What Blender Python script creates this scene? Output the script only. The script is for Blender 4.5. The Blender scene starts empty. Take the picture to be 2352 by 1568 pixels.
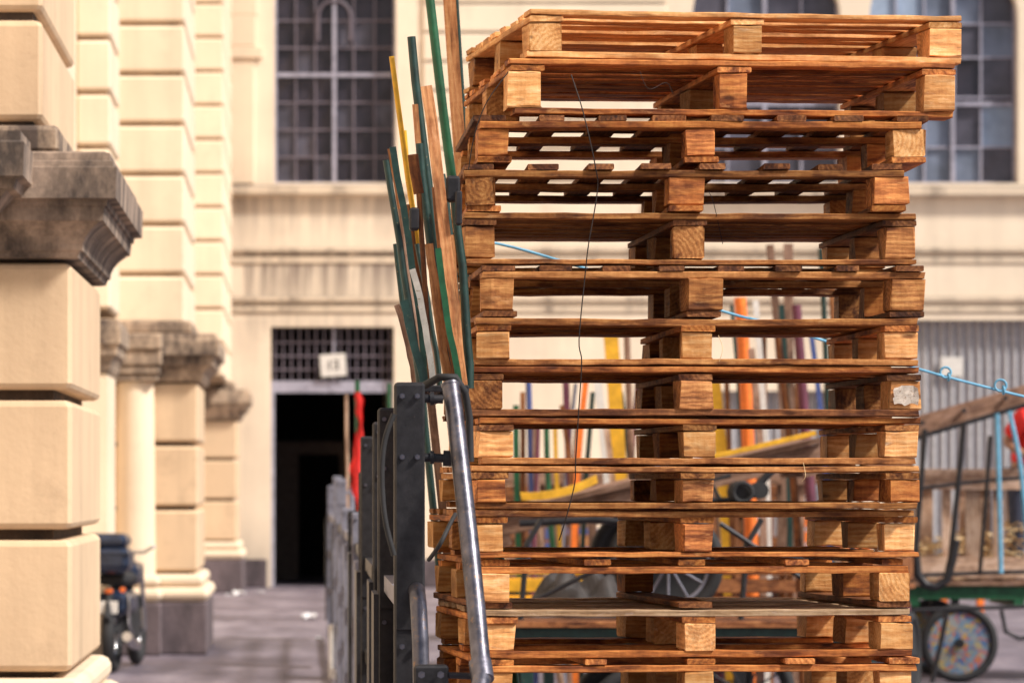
import bpy, math, random
from mathutils import Vector, Matrix
random.seed(7)
R=random.Random(11)
F=8700.0; CX=700.0; CY=1115.0; EYE=1.5
def sx(p,Y): return (p-CX)/F*Y
def sz(p,Y): return EYE+(CY-p)/F*Y
scene=bpy.context.scene
COL=scene.collection

# ------------------------------------------------------------ materials
def newmat(name):
    m=bpy.data.materials.new(name); m.use_nodes=True
    nt=m.node_tree; b=nt.nodes['Principled BSDF']; return m,nt,b
def N(nt,t,**k):
    n=nt.nodes.new(t)
    for a,v in k.items(): setattr(n,a,v)
    return n
def ramp(nt,stops):
    n=N(nt,'ShaderNodeValToRGB'); e=n.color_ramp.elements
    while len(e)<len(stops): e.new(0.5)
    for i,(p,c) in enumerate(stops):
        e[i].position=p; e[i].color=(c[0],c[1],c[2],1)
    return n
def mix(nt,a,b,f,mode='MIX'):
    n=N(nt,'ShaderNodeMix',data_type='RGBA',blend_type=mode)
    for s,v in ((6,a),(7,b),(0,f)):
        if hasattr(v,'links') : nt.links.new(v,n.inputs[s])
        elif isinstance(v,(int,float)): n.inputs[s].default_value=v
        else: n.inputs[s].default_value=(v[0],v[1],v[2],1)
    return n.outputs[2]
def math_(nt,op,a,b=None,clamp=False):
    n=N(nt,'ShaderNodeMath',operation=op,use_clamp=clamp)
    for s,v in ((0,a),(1,b)):
        if v is None: continue
        if hasattr(v,'links'): nt.links.new(v,n.inputs[s])
        else: n.inputs[s].default_value=v
    return n.outputs[0]
def noise(nt,vec,scale,detail=4,rough=.55,dist=0):
    n=N(nt,'ShaderNodeTexNoise'); n.inputs['Scale'].default_value=scale
    n.inputs['Detail'].default_value=detail; n.inputs['Roughness'].default_value=rough
    n.inputs['Distortion'].default_value=dist
    if vec is not None: nt.links.new(vec,n.inputs['Vector'])
    return n.outputs['Fac']
def mapping(nt,vec,scale):
    n=N(nt,'ShaderNodeMapping'); n.inputs['Scale'].default_value=scale
    nt.links.new(vec,n.inputs['Vector']); return n.outputs[0]
def bump(nt,b,h,dist,strength=.5):
    n=N(nt,'ShaderNodeBump'); n.inputs['Distance'].default_value=dist; n.inputs['Strength'].default_value=strength
    nt.links.new(h,n.inputs['Height']); nt.links.new(n.outputs[0],b.inputs['Normal'])

def wood(name,dark,mid,light,rough=.7,stain=.6,ringscale=24,ring=.10):
    m,nt,b=newmat(name)
    at=N(nt,'ShaderNodeAttribute',attribute_name='gc'); v=at.outputs['Vector']
    ti=N(nt,'ShaderNodeAttribute',attribute_name='tint').outputs['Fac']
    w=N(nt,'ShaderNodeTexWave',wave_type='RINGS',rings_direction='X')
    w.inputs['Scale'].default_value=ringscale; w.inputs['Distortion'].default_value=3.6
    w.inputs['Detail'].default_value=3; w.inputs['Detail Scale'].default_value=1.8
    nt.links.new(mapping(nt,v,(.25,1,1)),w.inputs['Vector'])
    fine=noise(nt,mapping(nt,v,(9,120,120)),1,6,.75,.3)
    med=noise(nt,mapping(nt,v,(16,32,32)),1,5,.7)
    big=noise(nt,mapping(nt,v,(4,15,15)),1,4,.65)
    saw=noise(nt,mapping(nt,v,(90,12,12)),1,3,.6)
    a=math_(nt,'MULTIPLY',w.outputs['Fac'],ring*.8)
    c=math_(nt,'MULTIPLY',fine,.40)
    c2=math_(nt,'MULTIPLY',saw,.14)
    c3=math_(nt,'MULTIPLY',med,.46-ring*.8)
    s=math_(nt,'ADD',math_(nt,'ADD',a,c),math_(nt,'ADD',c2,c3))
    r=ramp(nt,[(.32,dark),(.48,mid),(.66,light)]); nt.links.new(s,r.inputs[0])
    st=ramp(nt,[(.38,(1-stain,1-stain*1.12,1-stain*1.2)),(.48,(.82,.75,.68)),(.58,(1,1,1))]); nt.links.new(big,st.inputs[0])
    col=mix(nt,r.outputs[0],st.outputs[0],1.0,'MULTIPLY')
    vo=N(nt,'ShaderNodeTexVoronoi'); vo.inputs['Scale'].default_value=1
    nt.links.new(mapping(nt,v,(5,16,16)),vo.inputs['Vector'])
    kn=ramp(nt,[(.06,(.2,.13,.1)),(.13,(1,1,1))]); nt.links.new(vo.outputs['Distance'],kn.inputs[0])
    col=mix(nt,col,kn.outputs[0],.8,'MULTIPLY')
    ck=noise(nt,mapping(nt,v,(9,260,260)),1,2,.5)
    cr=ramp(nt,[(.64,(1,1,1)),(.71,(.25,.16,.12))]); nt.links.new(ck,cr.inputs[0])
    col=mix(nt,col,cr.outputs[0],.6,'MULTIPLY')
    sc=ramp(nt,[(.58,(0,0,0)),(.75,(1,1,1))]); nt.links.new(noise(nt,mapping(nt,v,(12,40,40)),1,6,.75,.6),sc.inputs[0])
    col=mix(nt,col,(light[0]*1.0,light[1]*1.15,light[2]*1.6),math_(nt,'MULTIPLY',sc.outputs[0],.5))
    hs=N(nt,'ShaderNodeHueSaturation'); nt.links.new(col,hs.inputs['Color'])
    tv=N(nt,'ShaderNodeMapRange'); tv.inputs[3].default_value=.42; tv.inputs[4].default_value=1.42
    nt.links.new(ti,tv.inputs[0]); nt.links.new(tv.outputs[0],hs.inputs['Value'])
    ts=N(nt,'ShaderNodeMapRange'); ts.inputs[3].default_value=1.02; ts.inputs[4].default_value=.95
    nt.links.new(ti,ts.inputs[0]); nt.links.new(ts.outputs[0],hs.inputs['Saturation'])
    nt.links.new(hs.outputs[0],b.inputs['Base Color'])
    b.inputs['Roughness'].default_value=rough; b.inputs['Specular IOR Level'].default_value=.3
    bump(nt,b,s,.004,.9)
    return m

def paint(name,col,rough=.5,metal=0,var=.3,chip=None,chipamt=.6,scale=12,bumpd=.0008):
    m,nt,b=newmat(name)
    tc=N(nt,'ShaderNodeTexCoord').outputs['Object']
    n1=noise(nt,tc,scale,6,.65); n2=noise(nt,tc,scale*4,6,.75,.3)
    r=ramp(nt,[(.3,[c*(1-var) for c in col]),(.7,[min(1,c*(1+var)) for c in col])]); nt.links.new(n1,r.inputs[0])
    out=r.outputs[0]
    if chip:
        cr=ramp(nt,[(chipamt,(0,0,0)),(chipamt+.05,(1,1,1))]); nt.links.new(n2,cr.inputs[0])
        out=mix(nt,out,chip,cr.outputs[0])
    nt.links.new(out,b.inputs['Base Color'])
    rr=N(nt,'ShaderNodeMapRange'); rr.inputs[3].default_value=max(.05,rough-.12); rr.inputs[4].default_value=min(1,rough+.2); nt.links.new(n2,rr.inputs[0])
    nt.links.new(rr.outputs[0],b.inputs['Roughness']); b.inputs['Metallic'].default_value=metal
    if bumpd>0: bump(nt,b,n2,bumpd,.5)
    return m

def stucco(name,col,dirt=(.3,.2,.13),amt=.35,streak=.3,top=False,bands=None):
    m,nt,b=newmat(name)
    geo=N(nt,'ShaderNodeNewGeometry'); P=geo.outputs['Position']
    n1=noise(nt,P,.9,5,.6); n2=noise(nt,mapping(nt,P,(3.2,3.2,.28)),1,5,.6); n3=noise(nt,P,28,4,.6)
    r=ramp(nt,[(.32,[c*.86 for c in col]),(.66,col)]); nt.links.new(n1,r.inputs[0])
    sr=ramp(nt,[(.50,(0,0,0)),(.78,(1,1,1))]); nt.links.new(n2,sr.inputs[0])
    f=math_(nt,'MULTIPLY',sr.outputs[0],streak)
    out=mix(nt,r.outputs[0],dirt,f)
    pr=ramp(nt,[(.56,(0,0,0)),(.78,(1,1,1))]); nt.links.new(noise(nt,P,3.1,6,.7),pr.inputs[0])
    out=mix(nt,out,dirt,math_(nt,'MULTIPLY',pr.outputs[0],amt))
    sep=N(nt,'ShaderNodeSeparateXYZ'); nt.links.new(P,sep.inputs[0])
    g=N(nt,'ShaderNodeMapRange'); g.inputs[1].default_value=.9; g.inputs[2].default_value=.0; g.inputs[3].default_value=0; g.inputs[4].default_value=.75
    nt.links.new(sep.outputs[2],g.inputs[0])
    out=mix(nt,out,(.16,.12,.11),math_(nt,'MULTIPLY',g.outputs[0],n2))
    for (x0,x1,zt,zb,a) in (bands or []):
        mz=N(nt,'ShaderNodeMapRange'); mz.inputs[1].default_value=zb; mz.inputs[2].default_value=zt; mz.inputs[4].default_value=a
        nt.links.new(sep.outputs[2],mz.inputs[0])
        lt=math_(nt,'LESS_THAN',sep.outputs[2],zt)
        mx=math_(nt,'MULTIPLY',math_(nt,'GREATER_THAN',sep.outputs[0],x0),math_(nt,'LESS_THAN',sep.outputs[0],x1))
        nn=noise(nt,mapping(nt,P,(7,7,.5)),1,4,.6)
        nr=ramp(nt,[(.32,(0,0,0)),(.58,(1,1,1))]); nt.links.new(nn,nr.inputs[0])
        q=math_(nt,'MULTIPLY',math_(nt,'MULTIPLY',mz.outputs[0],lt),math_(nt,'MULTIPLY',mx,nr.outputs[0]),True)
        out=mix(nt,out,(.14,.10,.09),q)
    if top:
        sn=N(nt,'ShaderNodeSeparateXYZ'); nt.links.new(geo.outputs['Normal'],sn.inputs[0])
        up=ramp(nt,[(.25,(0,0,0)),(.75,(1,1,1))]); nt.links.new(sn.outputs[2],up.inputs[0])
        out=mix(nt,out,(.10,.08,.075),math_(nt,'MULTIPLY',up.outputs[0],.85))
    nt.links.new(out,b.inputs['Base Color']); b.inputs['Roughness'].default_value=.9
    bump(nt,b,n3,.004,.5)
    return m

def grime_stone(name,col,dark,lo=.36,hi=.62,mid=.5):
    m,nt,b=newmat(name)
    P=N(nt,'ShaderNodeNewGeometry').outputs['Position']
    n=noise(nt,mapping(nt,P,(4,4,1.6)),1,7,.70)
    n2=noise(nt,P,40,4,.6)
    r=ramp(nt,[(lo,dark),((lo+hi)/2,[(a+b_)*mid for a,b_ in zip(col,dark)]),(hi,col)]); nt.links.new(n,r.inputs[0])
    r2=ramp(nt,[(.3,(.8,.8,.8)),(.7,(1.1,1.1,1.1))]); nt.links.new(n2,r2.inputs[0])
    nt.links.new(mix(nt,r.outputs[0],r2.outputs[0],1,'MULTIPLY'),b.inputs['Base Color']); b.inputs['Roughness'].default_value=.92
    bump(nt,b,noise(nt,P,22,5,.65),.006,.6); return m

W_NEW=wood('pallet_wood_fresh',(.36,.125,.030),(.70,.325,.095),(.92,.58,.26),stain=.4)
W_OR=wood('pallet_wood_orange',(.16,.040,.008),(.50,.160,.028),(.82,.36,.085),stain=.7)
W_MID=wood('pallet_wood_aged',(.12,.040,.011),(.40,.150,.034),(.74,.37,.115),stain=.72)
W_DK=wood('pallet_wood_dark',(.06,.022,.008),(.20,.068,.019),(.42,.175,.050),stain=.72)
W_LIT=wood('pallet_wood_painted_light',(.26,.15,.08),(.52,.34,.19),(.76,.55,.36),stain=.4)  # light falling on the low deck is put into a paler wood colour
W_GREY=wood('cart_wood_weathered',(.13,.075,.055),(.30,.175,.12),(.46,.30,.22),stain=.5,ringscale=14)
W_PALE=wood('cart_wood_pale',(.28,.17,.12),(.52,.35,.25),(.70,.52,.40),stain=.5,ringscale=14)
W_POLE=wood('pole_wood',(.28,.10,.032),(.54,.23,.085),(.74,.40,.17),stain=.55)
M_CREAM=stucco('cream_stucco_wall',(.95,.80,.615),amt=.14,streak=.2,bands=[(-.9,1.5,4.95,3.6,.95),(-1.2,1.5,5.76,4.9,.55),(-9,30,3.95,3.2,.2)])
M_TRIM=stucco('cream_stucco_trim',(.78,.64,.48),dirt=(.10,.07,.06),amt=.85,streak=.9,top=True)
M_PIER=stucco('tan_stucco_pier',(.76,.555,.36),amt=.42,streak=.45,dirt=(.31,.20,.125))
M_SIDE=stucco('pale_stucco_pilaster',(.91,.74,.545),amt=.2,streak=.2)
M_CAP=grime_stone('blackened_cornice_stone',(.42,.31,.235),(.060,.046,.040),.36,.62,.44)
M_CAP2=grime_stone('stained_cornice_stucco',(.56,.42,.30),(.085,.062,.052),.38,.58,.48)
M_JOINT=grime_stone('painted_shade_joint_mortar',(.10,.065,.045),(.03,.024,.02))  # deep shade of the recessed joints painted into the dark mortar colour
M_JOINT2=grime_stone('tan_joint_mortar',(.42,.29,.18),(.22,.15,.09))
M_PLINTH=grime_stone('dark_granite_plinth',(.17,.13,.14),(.07,.055,.06))
M_STEEL=paint('black_painted_steel',(.022,.021,.024),.42,.3,.5,(.12,.08,.06),.66,30)
M_PIPE=paint('worn_steel_pipe',(.12,.118,.145),.32,.8,.5,(.24,.16,.11),.58,18)
M_GSTEEL=paint('grey_painted_steel',(.20,.20,.25),.5,.1,.3,(.08,.06,.05),.66,14)
M_BLACK=paint('black_rubber',(.018,.018,.02),.7,0,.4)
M_GREEN=paint('green_paint_chipped',(.010,.085,.033),.4,0,.5,(.22,.14,.07),.67,14)
M_TEAL=paint('dark_green_paint',(.010,.036,.030),.42,0,.5,(.22,.15,.06),.64,22)
M_YEL=paint('yellow_paint',(.72,.38,.02),.5,0,.3,(.25,.14,.06),.64,14)
M_ORANGE=paint('orange_paint',(.88,.18,.02),.5)
M_PURPLE=paint('maroon_paint',(.13,.03,.055),.5)
M_BLUE=paint('blue_paint',(.06,.09,.26),.5)
M_WHITE=paint('white_paint',(.72,.69,.64),.55,0,.15,(.3,.25,.2),.66,14)
M_OLDW=paint('scuffed_grey_white_paint',(.42,.39,.35),.6,0,.3,(.2,.15,.1),.58,20)
M_RED=paint('red_cloth',(.78,.03,.025),.8,0,.25)
M_ROPE=paint('blue_nylon_rope',(.14,.38,.56),.6)
M_WIRE=paint('dark_wire',(.03,.022,.02),.5,.5)
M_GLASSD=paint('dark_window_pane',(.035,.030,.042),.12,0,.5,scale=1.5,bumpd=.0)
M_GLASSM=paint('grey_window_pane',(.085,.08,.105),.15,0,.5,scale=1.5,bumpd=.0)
M_GLASSL=paint('painted_pale_sky_pane',(.17,.20,.27),.15,0,.4,scale=1.5,bumpd=.0)  # sky reflection painted into this and the next pane colour
M_GLASSP=paint('painted_sky_pane',(.31,.39,.52),.2,0,.3,scale=1.5,bumpd=.0)
M_FRAME=paint('grey_window_frame',(.36,.35,.43),.5)
M_FRAMED=paint('dark_window_bar',(.15,.125,.155),.5)
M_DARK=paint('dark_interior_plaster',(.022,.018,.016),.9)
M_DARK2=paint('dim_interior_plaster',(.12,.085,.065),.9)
M_SHUT=paint('grey_roller_shutter',(.43,.42,.44),.5,.15,.2)
M_SKIN=paint('skin',(.36,.19,.12),.55,0,.1)
M_HAIR=paint('black_hair',(.02,.015,.012),.6)
M_JEAN=paint('dark_blue_denim',(.04,.05,.09),.85)
M_NAVY=paint('blue_black_plastic',(.015,.024,.05),.2,0,.4)
M_CHROME=paint('chrome',(.6,.6,.62),.15,1,.1)
M_LAMP=paint('orange_lamp_plastic',(.8,.16,.03),.25)
M_STRAW=paint('dry_straw',(.66,.48,.26),.9,0,.4)
M_PAPER=paint('torn_paper_label',(.60,.52,.44),.85,0,.25,(.28,.17,.1),.56,60)
M_LITTER=paint('crumpled_white_plastic',(.78,.78,.8),.5,0,.1)
M_TARP=paint('dark_brown_tarpaulin',(.035,.028,.026),.65,0,.5)
def ground_mat():
    m,nt,b=newmat('worn_grey_paving')
    P=N(nt,'ShaderNodeNewGeometry').outputs['Position']
    n1=noise(nt,P,.55,5,.6); n2=noise(nt,P,14,5,.7); n3=noise(nt,mapping(nt,P,(2.5,.6,1)),1,5,.65)
    r=ramp(nt,[(.3,(.12,.10,.125)),(.5,(.205,.175,.215)),(.72,(.32,.28,.32))]); nt.links.new(n3,r.inputs[0])
    r2=ramp(nt,[(.3,(.72,.72,.72)),(.7,(1.12,1.12,1.12))]); nt.links.new(n2,r2.inputs[0])
    o=mix(nt,r.outputs[0],r2.outputs[0],1,'MULTIPLY')
    r3=ramp(nt,[(.38,(.58,.56,.58)),(.55,(1,1,1))]); nt.links.new(n1,r3.inputs[0])
    o=mix(nt,o,r3.outputs[0],1,'MULTIPLY')
    nt.links.new(o,b.inputs['Base Color']); b.inputs['Roughness'].default_value=.6
    bump(nt,b,n2,.006,.6); return m
M_GROUND=ground_mat()
def disc_mat():
    m,nt,b=newmat('paint_splattered_disc')
    tc=N(nt,'ShaderNodeTexCoord').outputs['Object']
    dn=N(nt,'ShaderNodeTexNoise'); dn.inputs['Scale'].default_value=12; nt.links.new(tc,dn.inputs['Vector'])
    vm=N(nt,'ShaderNodeVectorMath',operation='MULTIPLY_ADD'); nt.links.new(dn.outputs['Color'],vm.inputs[0]); vm.inputs[1].default_value=(.12,.12,.12); nt.links.new(tc,vm.inputs[2])
    vo=N(nt,'ShaderNodeTexVoronoi'); vo.inputs['Scale'].default_value=30; nt.links.new(vm.outputs[0],vo.inputs['Vector'])
    sp=N(nt,'ShaderNodeSeparateColor'); nt.links.new(vo.outputs['Color'],sp.inputs[0])
    r=ramp(nt,[(0,(.03,.08,.24)),(.25,(.14,.22,.28)),(.45,(.38,.08,.06)),(.6,(.42,.30,.05)),(.8,(.05,.17,.32)),(1,(.26,.26,.24))])
    nt.links.new(sp.outputs[0],r.inputs[0]); nt.links.new(r.outputs[0],b.inputs['Base Color']); return m
M_DISC=disc_mat()

# ------------------------------------------------------------ mesh builder
class MB:
    def __init__(s): s.v=[];s.f=[];s.g=[];s.t=[];s.mi=[];s.sm=[]
    def add(s,vs,fs,gc=None,tint=.5,mi=0,smooth=False):
        o=len(s.v); s.v+= [Vector(a) for a in vs]
        s.g+= (gc if gc else [tuple(a) for a in vs]); s.t+=[tint]*len(vs)
        for f in fs: s.f.append([o+i for i in f]); s.mi.append(mi); s.sm.append(smooth)
    def board(s,c,d,ax=0,jit=.001,ch=.002,mi=0,tint=None,bow=.003,M=None,seg=.12,ringoff=None):
        c=Vector(c); L=d[ax]; o1,o2=[i for i in range(3) if i!=ax]
        a,b=d[o1]/2,d[o2]/2; ch=min(ch,a*.4,b*.4)
        cs=[(-a+ch,-b),(a-ch,-b),(a,-b+ch),(a,b-ch),(a-ch,b),(-a+ch,b),(-a,b-ch),(-a,-b+ch)]
        n=max(1,int(L/seg)); off=(R.uniform(0,50),R.uniform(-.12,.12) if ringoff is None else R.uniform(-ringoff,ringoff),R.uniform(-.12,.12) if ringoff is None else R.uniform(-ringoff,ringoff))
        if tint is None: tint=R.random()
        vs=[];gc=[];b1=R.uniform(-bow,bow);b2=R.uniform(-bow,bow)*.5
        for i in range(n+1):
            t=i/n; w=4*t*(1-t)
            j1,j2=R.uniform(-jit,jit),R.uniform(-jit,jit)
            for k,(p,q) in enumerate(cs):
                v=[0,0,0]; e=R.uniform(-jit,jit)*1.5 if i in(0,n) else 0
                v[ax]=-L/2+L*t+e; v[o1]=p+b2*w+j1*.5+R.uniform(-jit,jit)*.5; v[o2]=q+b1*w+j2*.5+R.uniform(-jit,jit)*.5
                gc.append((v[ax]+off[0],v[o1]+off[1],v[o2]+off[2]))
                p3=Vector(v)+c
                vs.append(M@p3 if M else p3)
        fs=[]
        for i in range(n):
            for k in range(8):
                k2=(k+1)%8; A=i*8
                fs.append((A+k,A+k2,A+8+k2,A+8+k))
        fs.append(tuple(range(7,-1,-1))); fs.append(tuple(n*8+k for k in range(8)))
        s.add(vs,fs,gc,tint,mi)
    def box(s,x0,x1,y0,y1,z0,z1,mi=0):
        vs=[(x,y,z) for z in(z0,z1) for y in(y0,y1) for x in(x0,x1)]
        s.add(vs,[(0,2,3,1),(4,5,7,6),(0,1,5,4),(1,3,7,5),(3,2,6,7),(2,0,4,6)],mi=mi)
    def blk(s,x0,x1,y0,y1,z0,z1,r=.02,mi=0):
        vs=[];lv=[(z0,r),(z0+r*.35,r*.35),(z0+r,0),(z1-r,0),(z1-r*.35,r*.35),(z1,r)]
        for z,i in lv:
            a0,a1,c0,c1=x0+i,x1-i,y0+i,y1-i; q=r*.7
            vs+=[(a0+q,c0,z),(a1-q,c0,z),(a1,c0+q,z),(a1,c1-q,z),(a1-q,c1,z),(a0+q,c1,z),(a0,c1-q,z),(a0,c0+q,z)]
        fs=[]
        for i in range(5):
            for k in range(8):
                k2=(k+1)%8; fs.append((i*8+k,i*8+k2,i*8+8+k2,i*8+8+k))
        fs.append(tuple(range(7,-1,-1))); fs.append(tuple(40+k for k in range(8)))
        s.add(vs,fs,mi=mi)
    def loft(s,x0,x1,y0,y1,prof,mi=0):
        vs=[]
        for z,p in prof: vs+=[(x0,y0-p,z),(x1+p,y0-p,z),(x1+p,y1+p*.8,z),(x0,y1+p*.8,z)]
        fs=[]
        for i in range(len(prof)-1):
            for k in range(4):
                k2=(k+1)%4; fs.append((i*4+k,i*4+k2,i*4+4+k2,i*4+4+k))
        fs.append((3,2,1,0)); m=(len(prof)-1)*4; fs.append((m,m+1,m+2,m+3))
        s.add(vs,fs,mi=mi)
    def tube(s,pts,r,n=10,mi=0,tint=.5,cap=True,smooth=True,r1=None,flat=None):
        pts=[Vector(p) for p in pts]; vs=[];gc=[]; up=None; o=R.uniform(0,20); acc=0
        for i,p in enumerate(pts):
            d=(pts[min(i+1,len(pts)-1)]-pts[max(i-1,0)]).normalized()
            if up is None:
                up=Vector((0,1,0)) if abs(d.y)<.9 else Vector((1,0,0))
            e1=d.cross(up).normalized(); e2=e1.cross(d).normalized(); up=e2
            rr=r if r1 is None else r+(r1-r)*i/(len(pts)-1)
            if i: acc+=(p-pts[i-1]).length
            for k in range(n):
                a=2*math.pi*k/n+ (math.pi/4 if n==4 else 0)
                ca,sa=math.cos(a)*rr,math.sin(a)*rr
                if flat: sa*=flat
                vs.append(p+e1*ca+e2*sa); gc.append((acc+o,ca+.05,sa+.03))
        fs=[]
        for i in range(len(pts)-1):
            for k in range(n):
                k2=(k+1)%n; fs.append((i*n+k,i*n+k2,i*n+n+k2,i*n+n+k))
        s.add(vs,fs,gc,tint,mi,smooth)
        if cap:
            m=len(pts)-1
            s.add([vs[k] for k in range(n)],[tuple(range(n-1,-1,-1))],[gc[k] for k in range(n)],tint,mi)
            s.add([vs[m*n+k] for k in range(n)],[tuple(range(n))],[gc[m*n+k] for k in range(n)],tint,mi)
    def torus(s,c,Rr,r,axis='y',n=36,m=10,mi=0):
        vs=[]
        for i in range(n):
            a=2*math.pi*i/n
            for k in range(m):
                b=2*math.pi*k/m; q=Rr+r*math.cos(b); h=r*math.sin(b)
                if axis=='y': vs.append((c[0]+q*math.cos(a),c[1]+h,c[2]+q*math.sin(a)))
                else: vs.append((c[0]+h,c[1]+q*math.cos(a),c[2]+q*math.sin(a)))
        fs=[(i*m+k,i*m+(k+1)%m,((i+1)%n)*m+(k+1)%m,((i+1)%n)*m+k) for i in range(n) for k in range(m)]
        s.add(vs,fs,mi=mi,smooth=True)
    def obj(s,name,mats,parent=None,off=(0,0,0),**props):
        if not isinstance(mats,(list,tuple)): mats=[mats]
        off=Vector(off)
        lo=Vector([min(v[i] for v in s.v) for i in range(3)]); hi=Vector([max(v[i] for v in s.v) for i in range(3)])
        c=(lo+hi)/2
        me=bpy.data.meshes.new(name)
        me.from_pydata([v-c for v in s.v],[],s.f)
        for m in mats: me.materials.append(m)
        me.polygons.foreach_set('material_index',s.mi); me.polygons.foreach_set('use_smooth',s.sm)
        a=me.attributes.new('gc','FLOAT_VECTOR','POINT'); a.data.foreach_set('vector',[q for g in s.g for q in g])
        a=me.attributes.new('tint','FLOAT','POINT'); a.data.foreach_set('value',s.t)
        me.validate(); me.update()
        o=bpy.data.objects.new(name,me); COL.objects.link(o)
        o.location=c-off
        if parent: o.parent=parent
        for k,v in props.items(): o[k]=v
        return o
def empty(name,loc,label,category,group=None,rot=(0,0,0)):
    o=bpy.data.objects.new(name,None); COL.objects.link(o); o.location=loc; o.rotation_euler=rot
    o.empty_display_size=.2
    o['label']=label;o['category']=category
    if group:o['group']=group
    return o

# ------------------------------------------------------------ ground
g=MB(); g.add([(-200,-100,0),(200,-100,0),(200,300,0),(-200,300,0)],[(0,1,2,3)])
g.obj('ground',M_GROUND,kind='structure')

# ------------------------------------------------------------ back building
BY=56.0
def wallmesh(xs,zs,holes,y,th):
    xs=sorted(set(xs+[h[0] for h in holes]+[h[1] for h in holes])); zs=sorted(set(zs+[h[2] for h in holes]+[h[3] for h in holes]))
    def solid(i,j):
        if i<0 or j<0 or i>=len(xs)-1 or j>=len(zs)-1: return False
        cx=(xs[i]+xs[i+1])/2; cz=(zs[j]+zs[j+1])/2
        return not any(h[0]<cx<h[1] and h[2]<cz<h[3] for h in holes)
    m=MB()
    for i in range(len(xs)-1):
        for j in range(len(zs)-1):
            if not solid(i,j): continue
            a,b,c,d=xs[i],xs[i+1],zs[j],zs[j+1]
            m.add([(a,y,c),(b,y,c),(b,y,d),(a,y,d)],[(0,1,2,3)])
            m.add([(a,y+th,c),(b,y+th,c),(b,y+th,d),(a,y+th,d)],[(3,2,1,0)])
            if not solid(i-1,j): m.add([(a,y,c),(a,y+th,c),(a,y+th,d),(a,y,d)],[(3,2,1,0)])
            if not solid(i+1,j): m.add([(b,y,c),(b,y+th,c),(b,y+th,d),(b,y,d)],[(0,1,2,3)])
            if not solid(i,j-1): m.add([(a,y,c),(b,y,c),(b,y+th,c),(a,y+th,c)],[(3,2,1,0)])
            if not solid(i,j+1): m.add([(a,y,d),(b,y,d),(b,y+th,d),(a,y+th,d)],[(0,1,2,3)])
    return m
bld=empty('market_building',(6,BY,0),'cream stucco market hall with tall arched windows and dark doorway','building')
bo=(6,BY,0)
WT=9.5
wins=[(-.45,1.35),(5.73,7.92),(8.35,10.55),(12.4,14.2)]
holes=[(a,b,5.97,WT) for a,b in wins]+[(-.5,1.32,0,3.85),(5.75,8.0,0,2.9),(9.0,13.4,0,3.95)]
wm=wallmesh([-6,22],[0,12],holes,BY,.5)
for a,b in wins:
    xc=(a+b)/2;r=(b-a)/2; zs=WT-r
    for sgn in(-1,1):
        arc=[(xc+sgn*r*math.cos(t),zs+r*math.sin(t)) for t in [math.pi/2*k/12 for k in range(13)]]
        corner=(xc+sgn*r,WT)
        for k in range(12):
            p,q=arc[k],arc[k+1]
            vs=[(p[0],BY+.002,p[1]),(q[0],BY+.002,q[1]),(corner[0],BY+.002,corner[1]),(p[0],BY+.4,p[1]),(q[0],BY+.4,q[1])]
            wm.add(vs,[(0,1,2),(0,3,4,1)])
wm.obj('wall',M_CREAM,bld,bo)
for (x0,x1,z0,z1,p) in [(-1.75,1.62,5.78,5.93,.16),(5.2,14.8,5.76,5.92,.16)]:
    tr=MB(); tr.blk(x0,x1,BY-p,BY-.002,z0,z1,.03); tr.obj('window_sill',M_TRIM,bld,bo)
for (z0,z1,p) in [(4.95,5.01,.07),(4.78,4.9,.025),(4.22,4.29,.07),(4.06,4.16,.03)]:
    sc=MB(); sc.blk(-1.75,21.9,BY-p,BY-.002,z0,z1,.012); sc.obj('string_course',M_TRIM,bld,bo)
for (a,b) in [(1.75,5.35),(10.85,12.1)]:
    z=6.05; pn=MB()
    pn.box(a+.01,b-.01,BY-.012,BY-.003,6.05,11.4)
    while z<11.3:
        pn.blk(a,b,BY-.05,BY-.004,z,z+.40,.02); z+=.43
    pn.obj('coursed_panel',M_CREAM,bld,bo)
pn=MB()
for z0,z1,x1 in [(7.80,7.98,-.62),(7.975,8.44,-.72),(8.43,11.5,-.70)]:
    pn.blk(-1.1,x1,BY-.09,BY-.002,z0,z1,.02)
pn.blk(-1.1,-.74,BY-.05,BY-.003,5.95,7.82,.02)
pn.obj('pilaster',M_SIDE,bld,bo)
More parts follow.
